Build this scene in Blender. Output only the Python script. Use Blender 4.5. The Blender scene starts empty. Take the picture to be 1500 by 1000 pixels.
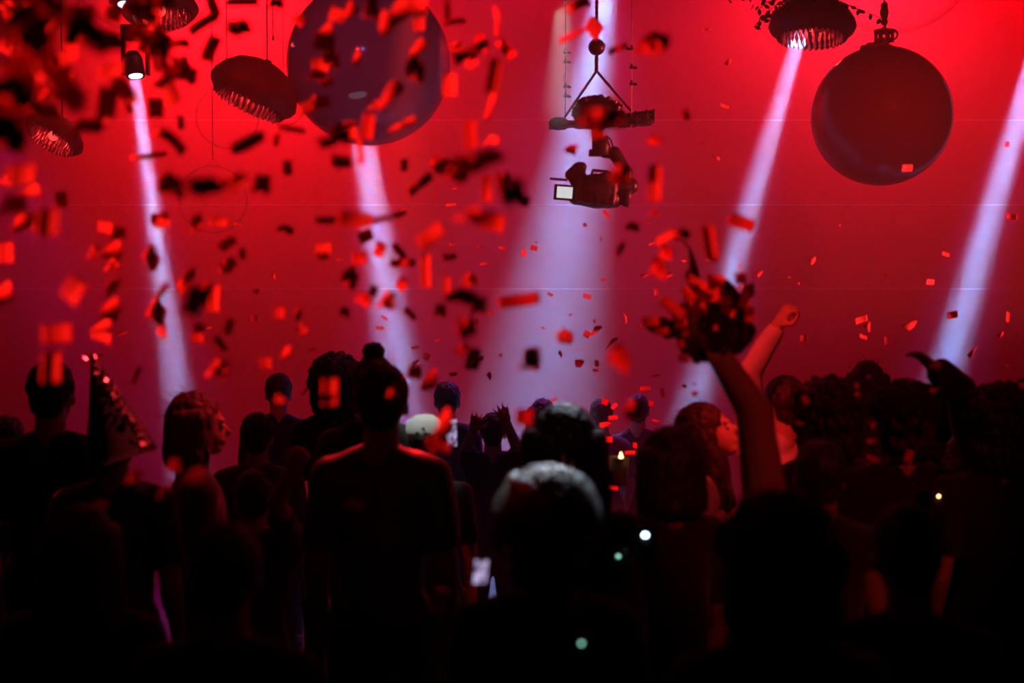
import bpy, bmesh, math, random
from mathutils import Vector, Matrix, noise, Euler
R = math.radians
sc = bpy.context.scene
COL = sc.collection
FX = 50 / 36 * 1500
CAM = Vector((0, 0, 2.0))
PITCH = math.atan(70 / FX)
def P(px, py, d):
    """world point seen at pixel px,py whose distance into the room is d"""
    f = Vector((0, math.cos(PITCH), -math.sin(PITCH))); u = Vector((0, math.sin(PITCH), math.cos(PITCH)))
    v = f + Vector((1, 0, 0)) * ((px - 750) / FX) + u * ((500 - py) / FX)
    return CAM + v * (d / v.y)
def PX(px, d): return px * d / FX

# ------------------------------------------------------------------ render look
sc.view_settings.view_transform = 'Standard'; sc.view_settings.look = 'None'
sc.view_settings.gamma = 1; sc.view_settings.exposure = 0.0
sc.view_settings.use_curve_mapping = False
cy = sc.cycles
cy.use_denoising = True
cy.max_bounces = 5; cy.diffuse_bounces = 2; cy.glossy_bounces = 3; cy.transmission_bounces = 3
cy.transparent_max_bounces = 12; cy.volume_bounces = 0; cy.sample_clamp_indirect = 2.0
w = bpy.data.worlds.new('world'); sc.world = w; w.use_nodes = True
w.node_tree.nodes['Background'].inputs[0].default_value = (0.02, 0.0, 0.01, 1)
w.node_tree.nodes['Background'].inputs[1].default_value = 0.02

cam_d = bpy.data.cameras.new('camera'); cam = bpy.data.objects.new('camera', cam_d); COL.objects.link(cam)
cam.location = CAM; cam.rotation_euler = (math.pi / 2 - PITCH, 0, 0)
cam_d.lens = 50; cam_d.sensor_width = 36; cam_d.clip_end = 60; cam_d.clip_start = 0.05
cam_d.dof.use_dof = True; cam_d.dof.focus_distance = 8.3; cam_d.dof.aperture_fstop = 1.65
sc.camera = cam

# ------------------------------------------------------------------ materials
def mat(name, col, rough=0.6, metal=0.0, spec=0.5, noise_amt=0.0, nscale=20, bump=0.0, trans=0.0, emit=None, estr=0, sheen=0, coat=0, alpha=1.0):
    m = bpy.data.materials.new(name); m.use_nodes = True
    nt = m.node_tree; b = nt.nodes['Principled BSDF']
    b.inputs['Base Color'].default_value = (*col, 1); b.inputs['Roughness'].default_value = rough
    b.inputs['Metallic'].default_value = metal; b.inputs['Specular IOR Level'].default_value = spec
    b.inputs['Transmission Weight'].default_value = trans; b.inputs['Coat Weight'].default_value = coat
    b.inputs['Sheen Weight'].default_value = sheen; b.inputs['Alpha'].default_value = alpha
    if emit: b.inputs['Emission Color'].default_value = (*emit, 1); b.inputs['Emission Strength'].default_value = estr
    if noise_amt or bump:
        tc = nt.nodes.new('ShaderNodeTexCoord'); n = nt.nodes.new('ShaderNodeTexNoise')
        n.inputs['Scale'].default_value = nscale; n.inputs['Detail'].default_value = 4
        nt.links.new(tc.outputs['Object'], n.inputs['Vector'])
        if noise_amt:
            mx = nt.nodes.new('ShaderNodeMix'); mx.data_type = 'RGBA'
            mx.inputs[6].default_value = (*[c * (1 - noise_amt) for c in col], 1)
            mx.inputs[7].default_value = (*[min(1, c * (1 + noise_amt)) for c in col], 1)
            nt.links.new(n.outputs['Fac'], mx.inputs[0]); nt.links.new(mx.outputs[2], b.inputs['Base Color'])
        if bump:
            bp = nt.nodes.new('ShaderNodeBump'); bp.inputs['Strength'].default_value = bump; bp.inputs['Distance'].default_value = 0.01
            nt.links.new(n.outputs['Fac'], bp.inputs['Height']); nt.links.new(bp.outputs['Normal'], b.inputs['Normal'])
    return m
M = dict(
    wall=mat('wall_paint', (0.70, 0.30, 0.32), 0.85, noise_amt=0.05, nscale=2.5, bump=0.15),
    floor=mat('dark_floor', (0.012, 0.012, 0.013), 0.5, noise_amt=0.3, nscale=6, bump=0.1),
    ceil=mat('black_ceiling', (0.015, 0.015, 0.016), 0.9, noise_amt=0.2),
    side=mat('black_drape', (0.02, 0.015, 0.02), 0.95, noise_amt=0.3, nscale=8, bump=0.3),
    seam=mat('panel_seam', (0.8, 0.78, 0.78), 0.7, noise_amt=0.04),
    ballred=mat('dark_red_vinyl', (0.75, 0.015, 0.03), 0.42, coat=0.6, noise_amt=0.08, nscale=3),
    metal=mat('black_metal', (0.03, 0.03, 0.033), 0.4, metal=0.6, noise_amt=0.2),
    redmetal=mat('red_metal', (0.35, 0.04, 0.05), 0.45, metal=0.3, noise_amt=0.1),
    rubber=mat('black_plastic', (0.02, 0.02, 0.022), 0.45, noise_amt=0.3, nscale=40, bump=0.2),
    cord=mat('dark_cord', (0.03, 0.02, 0.03), 0.8, noise_amt=0.2),
    wire=mat('pale_wire', (0.7, 0.6, 0.6), 0.4, noise_amt=0.1),
    leaf=mat('dark_leaf', (0.02, 0.03, 0.02), 0.6, noise_amt=0.4, nscale=30),
    crystal=mat('faceted_glass', (0.9, 0.6, 0.6), 0.08, spec=1.0, trans=0.35, noise_amt=0.05),
    dome=mat('dark_shade', (0.06, 0.03, 0.04), 0.5, noise_amt=0.3, nscale=12, bump=0.2, coat=0.2),
    domered=mat('brown_red_shade', (0.5, 0.07, 0.07), 0.45, noise_amt=0.2, nscale=12),
    skin=mat('skin', (0.52, 0.33, 0.25), 0.5, noise_amt=0.06, nscale=30),
    skin2=mat('tan_skin', (0.32, 0.19, 0.13), 0.5, noise_amt=0.06, nscale=30),
    hair=mat('dark_hair', (0.02, 0.013, 0.012), 0.55, noise_amt=0.4, nscale=60, bump=0.5, sheen=0.1),
    hairb=mat('brown_hair', (0.08, 0.045, 0.03), 0.55, noise_amt=0.4, nscale=60, bump=0.5, sheen=0.1),
    hairg=mat('grey_hair', (0.45, 0.43, 0.42), 0.5, noise_amt=0.3, nscale=60, bump=0.4),
    black=mat('black_cloth', (0.018, 0.017, 0.02), 0.9, noise_amt=0.3, nscale=25, bump=0.3, sheen=0.3),
    tee=mat('charcoal_jersey', (0.05, 0.045, 0.05), 0.42, spec=0.7, noise_amt=0.2, nscale=25, bump=0.1),
    navy=mat('navy_cloth', (0.02, 0.022, 0.04), 0.9, noise_amt=0.3, nscale=25, bump=0.3, sheen=0.3),
    grey=mat('grey_cloth', (0.12, 0.11, 0.12), 0.9, noise_amt=0.3, nscale=25, bump=0.3),
    pale=mat('pale_cloth', (0.65, 0.6, 0.58), 0.85, noise_amt=0.12, nscale=25, bump=0.5),
    capw=mat('white_cap_cloth', (0.8, 0.8, 0.78), 0.8, noise_amt=0.08, nscale=25, bump=0.2),
    shoe=mat('shoe_leather', (0.02, 0.018, 0.018), 0.5, noise_amt=0.2),
    eye=mat('eyeball', (0.7, 0.68, 0.66), 0.15, noise_amt=0.03),
    sequin=mat('sequin_metal', (0.85, 0.5, 0.5), 0.4, metal=1.0, noise_amt=0.1, nscale=80),
    paper=mat('red_tissue_paper', (0.85, 0.13, 0.10), 0.75, noise_amt=0.12, nscale=3),
    paper2=mat('scarlet_tissue_paper', (0.75, 0.06, 0.05), 0.75, noise_amt=0.12, nscale=3),
    lens=mat('lit_lens', (0.9, 0.9, 1), 0.2, emit=(0.78, 0.72, 1.0), estr=6.0, noise_amt=0.01),
    screen=mat('phone_screen', (0.1, 0.1, 0.1), 0.2, emit=(0.75, 0.7, 1.0), estr=0.9, noise_amt=0.01),
    lcd=mat('camera_screen', (0.1, 0.1, 0.1), 0.2, emit=(0.72, 0.8, 0.8), estr=0.85, noise_amt=0.01),
    led=mat('blue_white_led', (1, 1, 1), 0.3, emit=(0.55, 0.8, 1.0), estr=9, noise_amt=0.01),
    ledg=mat('green_white_led', (1, 1, 1), 0.3, emit=(0.4, 1.0, 0.75), estr=1.6, noise_amt=0.01),
    added_bulb=mat('added_red_bulb', (.8, .1, .1), 0.4, emit=(1, .06, .06), estr=1.5, noise_amt=0.01),
    flame=mat('candle_flame', (1, 0.8, 0.4), 0.5, emit=(1.0, 0.62, 0.22), estr=9, noise_amt=0.01),
    glass=mat('tumbler_glass', (0.9, 0.85, 0.8), 0.05, trans=0.9, noise_amt=0.01),
    purple=mat('violet_strip', (0.1, 0.05, 0.2), 0.5, emit=(0.35, 0.06, 0.8), estr=0.35, noise_amt=0.01),
)
def shell_mat(name, col, rough, fac, edge):
    """thin inflated film: clear in the middle, glossy and denser at the rim (by viewing angle on the film)"""
    m = bpy.data.materials.new(name); m.use_nodes = True; nt = m.node_tree
    b = nt.nodes['Principled BSDF']; out = nt.nodes['Material Output']
    b.inputs['Base Color'].default_value = (*col, 1); b.inputs['Roughness'].default_value = rough
    b.inputs['Coat Weight'].default_value = 0.5
    n = nt.nodes.new('ShaderNodeTexNoise'); n.inputs['Scale'].default_value = 3
    tr = nt.nodes.new('ShaderNodeBsdfTransparent'); mx = nt.nodes.new('ShaderNodeMixShader')
    lw = nt.nodes.new('ShaderNodeLayerWeight'); lw.inputs['Blend'].default_value = 0.25
    mr = nt.nodes.new('ShaderNodeMapRange'); mr.inputs['To Min'].default_value = fac; mr.inputs['To Max'].default_value = edge
    mr.inputs['From Min'].default_value = 0.35 if fac < .5 else 0
    nt.links.new(lw.outputs['Facing'], mr.inputs['Value']); nt.links.new(mr.outputs['Result'], mx.inputs[0])
    nt.links.new(tr.outputs[0], mx.inputs[1]); nt.links.new(b.outputs[0], mx.inputs[2]); nt.links.new(mx.outputs[0], out.inputs['Surface'])
    mx2 = nt.nodes.new('ShaderNodeMix'); mx2.data_type = 'RGBA'
    mx2.inputs[6].default_value = (*[c * 0.93 for c in col], 1); mx2.inputs[7].default_value = (*col, 1)
    nt.links.new(n.outputs['Fac'], mx2.inputs[0]); nt.links.new(mx2.outputs[2], b.inputs['Base Color'])
    return m
M['film'] = shell_mat('clear_film', (0.75, 0.6, 0.62), 0.1, 0.02, 0.8)
M['greyfilm'] = shell_mat('grey_balloon_film', (0.5, 0.40, 0.52), 0.13, 0.9, 0.97)

# ------------------------------------------------------------------ mesh helpers
def link(name, bm, m, parent=None, smooth=True, loc=None):
    me = bpy.data.meshes.new(name); bm.to_mesh(me); bm.free()
    for x in (m if isinstance(m, list) else [m]): me.materials.append(x)
    if smooth:
        for p in me.polygons: p.use_smooth = True
    o = bpy.data.objects.new(name, me); COL.objects.link(o)
    if parent: o.parent = parent
    if loc is not None: o.location = loc
    return o
def tag(o, label=None, cat=None, group=None, kind=None):
    for k, v in (('label', label), ('category', cat), ('group', group), ('kind', kind)):
        if v: o[k] = v
    return o
def empty(name, loc, rz=0):
    o = bpy.data.objects.new(name, None); o.empty_display_size = 0.1; COL.objects.link(o)
    o.location = loc; o.rotation_euler = (0, 0, rz); return o
def box(bm, c, s, rot=None):
    m = Matrix.Translation(Vector(c)) @ (rot.to_matrix().to_4x4() if rot else Matrix()) @ Matrix.Diagonal((*s, 1))
    return bmesh.ops.create_cube(bm, size=1, matrix=m)['verts']
def ell(bm, c, r, M4=Matrix(), rot=None, u=16, v=10):
    m = M4 @ Matrix.Translation(Vector(c)) @ (rot.to_matrix().to_4x4() if rot else Matrix()) @ Matrix.Diagonal((*r, 1))
    lathe(bm, [(math.sin(math.pi * k / v), math.cos(math.pi * k / v)) if 0 < k < v else (0, math.cos(math.pi * k / v)) for k in range(v + 1)], u, m)
def tube(bm, pts, rads, n=8, caps=True):
    """round tube along pts"""
    pts = [Vector(p) for p in pts]
    if not isinstance(rads, (list, tuple)): rads = [rads] * len(pts)
    rings = []; up = Vector((0.13, 0.2, 1)).normalized()
    for i, p in enumerate(pts):
        t = (pts[min(i + 1, len(pts) - 1)] - pts[max(i - 1, 0)]).normalized()
        a = t.cross(up)
        if a.length < 1e-3: a = t.cross(Vector((1, 0, 0)))
        a.normalize(); b = t.cross(a)
        rings.append([bm.verts.new(p + (a * math.cos(2 * math.pi * k / n) + b * math.sin(2 * math.pi * k / n)) * rads[i]) for k in range(n)])
    for i in range(len(rings) - 1):
        for k in range(n):
            bm.faces.new((rings[i][k], rings[i][(k + 1) % n], rings[i + 1][(k + 1) % n], rings[i + 1][k]))
    if caps: bm.faces.new(rings[0][::-1]); bm.faces.new(rings[-1])
def cap(bm, a, ra, b, rb, M4=Matrix(), n=12):
    a = M4 @ Vector(a); b = M4 @ Vector(b)
    tube(bm, [a, b], [ra, rb], n)
    ell(bm, a, (ra,) * 3, u=n, v=8); ell(bm, b, (rb,) * 3, u=n, v=8)
def lathe(bm, prof, n=32, M4=Matrix()):
    rings = []
    for r, z in prof:
        if r < 1e-5: rings.append([bm.verts.new(M4 @ Vector((0, 0, z)))])
        else: rings.append([bm.verts.new(M4 @ Vector((r * math.cos(2 * math.pi * k / n), r * math.sin(2 * math.pi * k / n), z))) for k in range(n)])
    for a, b in zip(rings, rings[1:]):
        for k in range(n):
            q = (a[k % len(a)], a[(k + 1) % n % len(a)], b[(k + 1) % n % len(b)], b[k % len(b)])
            f = []
            for v in q:
                if v not in f: f.append(v)
            if len(f) > 2: bm.faces.new(f)
def remesh(bm, voxel, disp=0.0, dscale=30, seed=0, smooth=2):
    me = bpy.data.meshes.new('tmp'); bm.to_mesh(me); bm.free()
    o = bpy.data.objects.new('tmp', me); COL.objects.link(o)
    md = o.modifiers.new('r', 'REMESH'); md.mode = 'VOXEL'; md.voxel_size = voxel
    if smooth:
        ms = o.modifiers.new('s', 'SMOOTH'); ms.factor = 0.5; ms.iterations = smooth
    dg = bpy.context.evaluated_depsgraph_get()
    me2 = bpy.data.meshes.new_from_object(o.evaluated_get(dg))
    bpy.data.objects.remove(o); bpy.data.meshes.remove(me)
    out = bmesh.new(); out.from_mesh(me2); bpy.data.meshes.remove(me2)
    if disp:
        out.normal_update()
        for v in out.verts:
            p = Vector((v.co.x, v.co.y, v.co.z * 0.35)) * dscale + Vector((seed, 0, 0))
            v.co += v.normal * noise.noise(p) * disp
    return out

# ------------------------------------------------------------------ the setting
BACK = 12.0
def struct(name, bm, m, smooth=False):
    return tag(link(name, bm, m, smooth=smooth), kind='structure')
bm = bmesh.new(); box(bm, (0, 5, -0.05), (15, 15.2, 0.1)); struct('floor', bm, M['floor'])
bm = bmesh.new(); box(bm, (0, 5, 5.65), (15, 15.2, 0.1)); struct('ceiling', bm, M['ceil'])
bm = bmesh.new(); box(bm, (0, BACK + 0.1, 2.8), (15, 0.2, 5.6)); struct('wall_back', bm, M['wall'])
bm = bmesh.new(); box(bm, (-7.4, 5, 2.8), (0.2, 15, 5.6)); struct('wall_left', bm, M['side'])
bm = bmesh.new(); box(bm, (7.4, 5, 2.8), (0.2, 15, 5.6)); struct('wall_right', bm, M['side'])
bm = bmesh.new(); box(bm, (0, -2.5, 2.8), (15, 0.2, 5.6)); struct('wall_front', bm, M['side'])
for i, py in enumerate((176, 300, 423)):
    z = P(750, py, BACK).z
    bm = bmesh.new(); box(bm, (0, BACK - 0.0002, z), (14.6, 0.001, 0.012)); struct('trim_%d' % (i + 1), bm, M['seam'])

# haze
m = bpy.data.materials.new('stage_haze'); m.use_nodes = True; nt = m.node_tree
nt.nodes.remove(nt.nodes['Principled BSDF'])
vs = nt.nodes.new('ShaderNodeVolumeScatter'); vs.inputs['Density'].default_value = 0.04; vs.inputs['Anisotropy'].default_value = 0.15
vs.inputs['Color'].default_value = (1, 1, 1, 1)
nt.links.new(vs.outputs[0], nt.nodes['Material Output'].inputs['Volume'])
bm = bmesh.new(); box(bm, (0, (5.35 + 11.9) / 2, 2.8), (14.4, 11.9 - 5.35, 5.4))
haze = link('haze', bm, m, smooth=False); tag(haze, 'thin smoke haze filling the stage end of the room', 'haze', kind='stuff')

# ------------------------------------------------------------------ lights
def aim(o, to):
    d = Vector(to) - o.location; o.rotation_euler = d.to_track_quat('-Z', 'Y').to_euler()
def spot(name, loc, to, power, col, half, blend=0.5, r=0.05):
    l = bpy.data.lights.new(name, 'SPOT'); l.energy = power; l.color = col; l.spot_size = 2 * R(half); l.spot_blend = blend; l.shadow_soft_size = r
    o = bpy.data.objects.new(name, l); COL.objects.link(o); o.location = loc; aim(o, to); return o
def beam(name, loc, to, power, col, rad, spread):
    l = bpy.data.lights.new(name, 'AREA'); l.shape = 'DISK'; l.size = 2 * rad; l.spread = R(spread); l.energy = power; l.color = col
    o = bpy.data.objects.new(name, l); COL.objects.link(o); o.location = loc; aim(o, to); return o
BC = (0.13, 0.43, 1.0)
YB = 9.4
BEAMS = [((198, 118), (262, 590), 0.04, 6, 22, .5), ((524, 150), (585, 560), 0.075, 9, 32, .5),
         ((893, -60), (795, 560), 0.07, 18, 64, .8), ((1172, 45), (1000, 640), 0.055, 6, 46, .5), ((1530, 40), (1372, 590), 0.065, 5.2, 34, .5)]
for i, (a, b, r, s, pw, fw) in enumerate(BEAMS):
    beam('stage_beam', P(*a, YB), P(*b, YB - fw), pw, BC, r, s)
    beam('beam_halo_fill', P(*a, YB), P(*b, YB - fw), pw * .25, (0.4, 0.06, 0.45), r, s * 3)  # wide dim light added around each beam for its pinkish halo
# dim violet wash at the left
beam('violet_wash', P(-60, 60, 9.8), P(130, 560, 9.4), 5, (0.6, 0.02, 0.5), 0.25, 22)
# red washes from the ceiling row down the back wall
RED = (1.0, 0.012, 0.045)
for (px, pw, col) in ((330, 580, (1.0, 0.002, 0.006)), (760, 70, (1, 0.001, 0.05)), (1270, 235, (1.0, 0.002, 0.02)), (1560, 150, (1, 0.001, 0.004))):
    p = P(px, -250, 11.0)
    spot('wall_wash', (p.x, 10.9, 5.3), (p.x, 12.2, 3.3), pw, col, 62, 0.9, 0.12)
for (px, pw, col) in ((285, 62, (1.0, 0.035, 0.075)), (1290, 60, (1.0, 0.045, 0.12)), (1010, 10, (1.0, 0.02, 0.12))):
    p = P(px, -60, 11.2)
    spot('wall_hotspot', (p.x, 11.1, 4.75), (p.x, 12.4, 4.1), pw, col, 70, 1.0, 0.15)
# red lamps above the stage pointing into the crowd
for x in (-2.6, 0.6, 3.2):
    spot('crowd_backlight', (x, 7.1, 5.3), (x * 0.75, 5.2, 1.5), 45, (1, 0.02, 0.05), 20, 0.7, 0.08)
# unseen red fills added from the sides to brighten the falling confetti
spot('confetti_side_fill', (-6.9, 3.05, 1.72), (0.0, 3.15, 3.07), 3900, (1, 0.035, 0.025), 12.2, 0.2, 0.12)
spot('confetti_cross_fill', (6.9, 6.4, 1.8), (0.0, 6.3, 2.75), 5200, (1, 0.06, 0.065), 9, 0.4, 0.12)
spot('balloon_violet_fill', (-1.2, -1.8, 5.3), P(545, 93, 8.6), 120, (0.4, 0.2, 1.0), 3.2, 0.6, 0.06)  # unseen violet fill added to tint the grey balloon
spot('low_confetti_fill', (-0.9, -1.8, 5.3), P(893, 640, 6.2), 5200, (1, 0.03, 0.035), 1.9, 0.5, 0.05)  # narrow fill added to brighten the low confetti near the candle
spot('right_confetti_fill', (3.2, -1.8, 5.3), P(1230, 615, 4.3), 330, (1, 0.03, 0.035), 6, 0.6, 0.05)  # fill added to brighten confetti before the right-hand crowd
spot('cool_gap_fill', (-0.1, 9.2, 5.2), (-0.25, 5.8, 0.6), 70, (0.2, 0.35, 1.0), 9, 0.8, 0.08)  # unseen blue fill added to tint the haze in the crowd gap
# narrow red lights added to rim or brighten single people
spot('added_shoulder_rim', (-0.5, 7.3, 3.75), (-0.42, 4.48, 1.42), 2600, (1, 0.015, 0.02), 3.2, 0.6, 0.05)
spot('added_profile_rim', (0.5, 5.8, 4.2), (-1.05, 5.0, 1.56), 420, (1, 0.02, 0.04), 4, 0.6, 0.05)
spot('added_sequin_glint', (0.4, 5.7, 4.8), P(170, 590, 4.6), 800, (1, 0.06, 0.08), 3.5, 0.6, 0.04)
spot('added_face_fill', (-1.5, 1.2, 5.3), (0.98, 5.45, 1.75), 1300, (1, 0.02, 0.02), 4, 0.6, 0.05)
spot('added_face_fill', (2.6, 3.2, 5.3), P(1060, 625, 5.1), 900, (1, 0.02, 0.02), 2.6, 0.6, 0.05)
# unseen front fills added above the camera to brighten the far confetti
for x in (-2.5, 2.6):
    spot('added_front_fill', (x, -1.6, 5.2), (x * 0.5, 9.2, 2.75), 420, (1, 0.02, 0.03), 12, 0.6, 0.06)
# narrow cool lights added to whiten hair tops and the white cap
spot('added_cool_rim', (0.25, 7.1, 3.45), P(806, 704, 3.0), 4600, (0.75, 0.85, 1.0), 1.7, 0.6, 0.04)
spot('added_cool_rim', (0.3, 7.0, 4.1), P(836, 606, 3.95), 500, (0.75, 0.85, 1.0), 1.5, 0.6, 0.04)
spot('added_cool_rim', (-0.5, 5.34, 5.5), P(622, 622, 5.6), 500, (0.85, 0.95, 0.9), 2, 0.6, 0.04)

# ------------------------------------------------------------------ hanging things
CEIL = 5.6
def cordm(bm, a, b, r): tube(bm, [a, b], r, 6)
YH = 8.5
# dark red ball with hook, ring clamp and rope
c = P(1291, 170, YH); r = PX(101, YH)
t = tag(empty('hanging_ball', (c.x, c.y, c.z)), 'large dark red glossy ball hanging from a hook at the right', 'ball')
bm = bmesh.new(); ell(bm, (0, 0, 0), (r, r, r), u=64, v=40); link('shell', bm, M['ballred'], t)
bm = bmesh.new()
for k in range(9):
    a = k * 2.4; rr = 0.012 + 0.012 * k; xx, yy = -0.045 + rr * math.cos(a) * .9, rr * math.sin(a); ell(bm, (xx, yy, math.sqrt(r * r - xx * xx - yy * yy) + .006 * math.cos(k)), (0.034, 0.03, 0.022), u=10, v=6)
link('knot', remesh(bm, 0.006, 0.008, 40), M['ballred'], t)
def torus(bm, c, R1, r2, axis='z', n=20, m_=8, a0=0, a1=2 * math.pi):
    pts = []
    for k in range(n + 1):
        a = a0 + (a1 - a0) * k / n; x, y = R1 * math.cos(a), R1 * math.sin(a)
        pts.append(Vector(c) + (Vector((x, y, 0)) if axis == 'z' else Vector((x, 0, y)) if axis == 'y' else Vector((0, x, y))))
    tube(bm, pts, r2, m_)
z0 = P(1295, 62, YH).z - c.z; z1 = P(1295, 45, YH).z - c.z; zh = P(1295, 36, YH).z - c.z; zt = P(1295, 5, YH).z - c.z
ox = PX(3, YH)
bm = bmesh.new()
lathe(bm, [(0.045, z0 + .004), (0.058, z0 + .004), (0.058, z0 + .018), (0.045, z0 + .018), (0.045, z0 + .004)], 28, Matrix.Translation((ox, 0, 0)))
lathe(bm, [(0.045, z1 - .014), (0.06, z1 - .014), (0.06, z1 + .004), (0.045, z1 + .004), (0.045, z1 - .014)], 28, Matrix.Translation((ox, 0, 0)))
for k in range(8):
    a = k * math.pi / 4; box(bm, (ox + .052 * math.cos(a), .052 * math.sin(a), (z0 + z1) / 2), (.012, .012, z1 - z0))
box(bm, (ox, 0, z1), (.11, .012, .012))
link('clamp_ring', bm, M['redmetal'], t, smooth=False)
bm = bmesh.new(); torus(bm, (ox + 0.052, 0, (z0 + z1) / 2 + .012), 0.028, 0.006, 'y', 20, 8, -1.2, 2.6)
torus(bm, (ox, 0, z1 + .012), 0.011, 0.004, 'y'); torus(bm, (ox + .006, 0, z1 + .028), 0.012, 0.004, 'x')
link('hook', bm, M['redmetal'], t)
bm = bmesh.new()
for s_ in (-1, 1):
    tube(bm, [(ox + s_ * .012 * math.sin(k * .9), .012 * s_ * math.cos(k * .9), z1 + .035 + k * (zt - z1 - .035) / 14) for k in range(15)], 0.011, 8)
ell(bm, (ox, 0, (zt + zh) / 2 + .01), (.026, .026, .04))
tube(bm, [(ox, 0, zt - .01), (ox, 0, CEIL - c.z)], 0.006)
tube(bm, [(ox, 0, z0 + .01), (0, 0, r - .01)], 0.006)
link('rope', bm, M['redmetal'], t)

def film_ball(name, px, py, rpx, d, m, label, cordx=None, bright=False):
    c = P(px, py, d); r = PX(rpx, d)
    t = tag(empty(name, c), label, 'balloon')
    bm = bmesh.new(); ell(bm, (0, 0, 0), (r, r, r * 1.0), u=64, v=40); link('shell', bm, m, t)
    bm = bmesh.new(); lathe(bm, [(0, r + .04), (.012, r + .038), (.018, r + .025), (.03, r + .006), (.05, r - .004)], 16)
    link('neck', bm, m, t)
    bm = bmesh.new(); tube(bm, [(0, 0, r + .03), (0, 0, CEIL - c.z)], 0.0025, 6); link('cord', bm, M['wire'], t)
    return t
film_ball('hanging_balloon', 540, 93, 119, 8.6, M['greyfilm'], 'very large smoky grey translucent balloon hanging left of centre at the top')
film_ball('clear_globe', 333, 172, 46, 9.2, M['film'], 'small clear globe hanging just below the dark tilted lamp shade')
film_ball('clear_globe', 312, 292, 50, 8.9, M['film'], 'clear globe with a shiny top rim, lowest of the clear globes at the left')
film_ball('clear_globe', 212, -70, 118, 9.9, M['film'], 'large clear globe cut off by the top of the picture above the left beam')
film_ball('clear_globe', 1312, -72, 118, 9.3, M['film'], 'large clear globe cut off by the top of the picture above the dark red ball')
film_ball('clear_globe', 415, 150, 34, 9.6, M['film'], 'small clear globe half behind the dark tilted lamp shade on its right')

# wide dark lamp shades with a pointed rim and glass prisms inside
def shade(px, py, wpx, d, tilt, yaw, m, label, crystals, hk, leafy, glow=5):
    c = P(px, py, d); r = PX(wpx / 2, d)
    t = tag(empty('hanging_lamp', c), label, 'lamp'); t.rotation_euler = (0, 0, 0)
    Tm = Euler((tilt[0], tilt[1], yaw)).to_matrix().to_4x4()
    h = r * hk
    bm = bmesh.new(); n = 72
    prof = [(0.03, h * .98), (.34, h * .95), (.62, h * .78), (.84, h * .45), (.97, h * .12), (1.0, -h * .1), (.95, -h * .27), (.84, -h * .42), (.78, -h * .5)]
    prof = [(a * r if a > .03 else .02, z) for a, z in prof]
    lathe(bm, prof, n, Tm)
    bm.verts.ensure_lookup_table()
    last = list(bm.verts)[-n:]
    for k, v in enumerate(last):
        if k % 2 == 0: v.co += Tm.to_3x3() @ Vector((0, 0, -r * .07))
    bmesh.ops.solidify(bm, geom=bm.faces[:], thickness=0.006)
    link('shade', bm, m, t)
    bm = bmesh.new(); random.seed(3)
    for ring, rr in enumerate((.3, .5, .68)):
        cnt = int(10 + ring * 12)
        for k in range(cnt):
            a = 2 * math.pi * k / cnt + ring
            x, y = rr * r * math.cos(a), rr * r * math.sin(a); z = -h * (.22 + .14 * ring) + random.uniform(-.01, .01)
            l = r * random.uniform(.16, .24)
            w_ = r * .045
            ps = [Tm @ Vector(q) for q in ((x, y, z + l), (x + w_, y, z), (x, y + w_, z), (x - w_, y, z), (x, y - w_, z), (x, y, z - l * .6))]
            vv = [bm.verts.new(p) for p in ps]
            for a_, b_ in ((1, 2), (2, 3), (3, 4), (4, 1)): bm.faces.new((vv[0], vv[a_], vv[b_])); bm.faces.new((vv[5], vv[b_], vv[a_]))
    link('glass_prisms', bm, M['crystal'], t, smooth=False)
    bm = bmesh.new(); ell(bm, (0, 0, -h * .02), (.035, .035, .045), M4=Tm); link('added_bulb', bm, M['added_bulb'], t)  # red bulb and its light added inside to make the prisms glow
    l = bpy.data.lights.new('prism_fill_light', 'POINT'); l.energy = glow; l.color = (1, .03, .04); l.shadow_soft_size = .046
    lo = bpy.data.objects.new('prism_fill_light', l); COL.objects.link(lo); lo.location = c + Tm @ Vector((0, 0, -h * .12))
    top = Tm @ Vector((0, 0, h * .98))
    bm = bmesh.new(); lathe(bm, [(0, h * 1.12), (.02, h * 1.1), (.025, h * .96), (0, h * .95)], 16, Tm); link('cap', bm, M['metal'], t)
    bm = bmesh.new(); tube(bm, [top, (top.x, top.y, CEIL - c.z)], 0.004, 6); link('cord', bm, M['cord'], t)
    return t, c, top
t, c, _ = shade(1190, 36, 126, 9.2, (R(-8), R(3)), 0, M['dome'], 'dark wide lamp shade with pointed rim above the right beam', True, .62, True)
shade(373, 132, 134, 8.5, (R(-8), R(24)), 0, M['domered'], 'dark tilted lamp shade with glass prisms beside the large grey balloon', True, .66, False)
shade(80, 196, 92, 8.8, (R(-26), R(24)), 0, M['domered'], 'small tilted lamp shade at the far left showing its red inside', True, .5, False)
shade(235, 14, 110, 9.3, (R(-14), R(-8)), 0, M['domered'], 'pinkish bright thing at the top beside the white fixture, built as a lamp shade', True, .45, False)  # bright pinkish thing, not taken for a lamp, modelled as a shade

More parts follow.
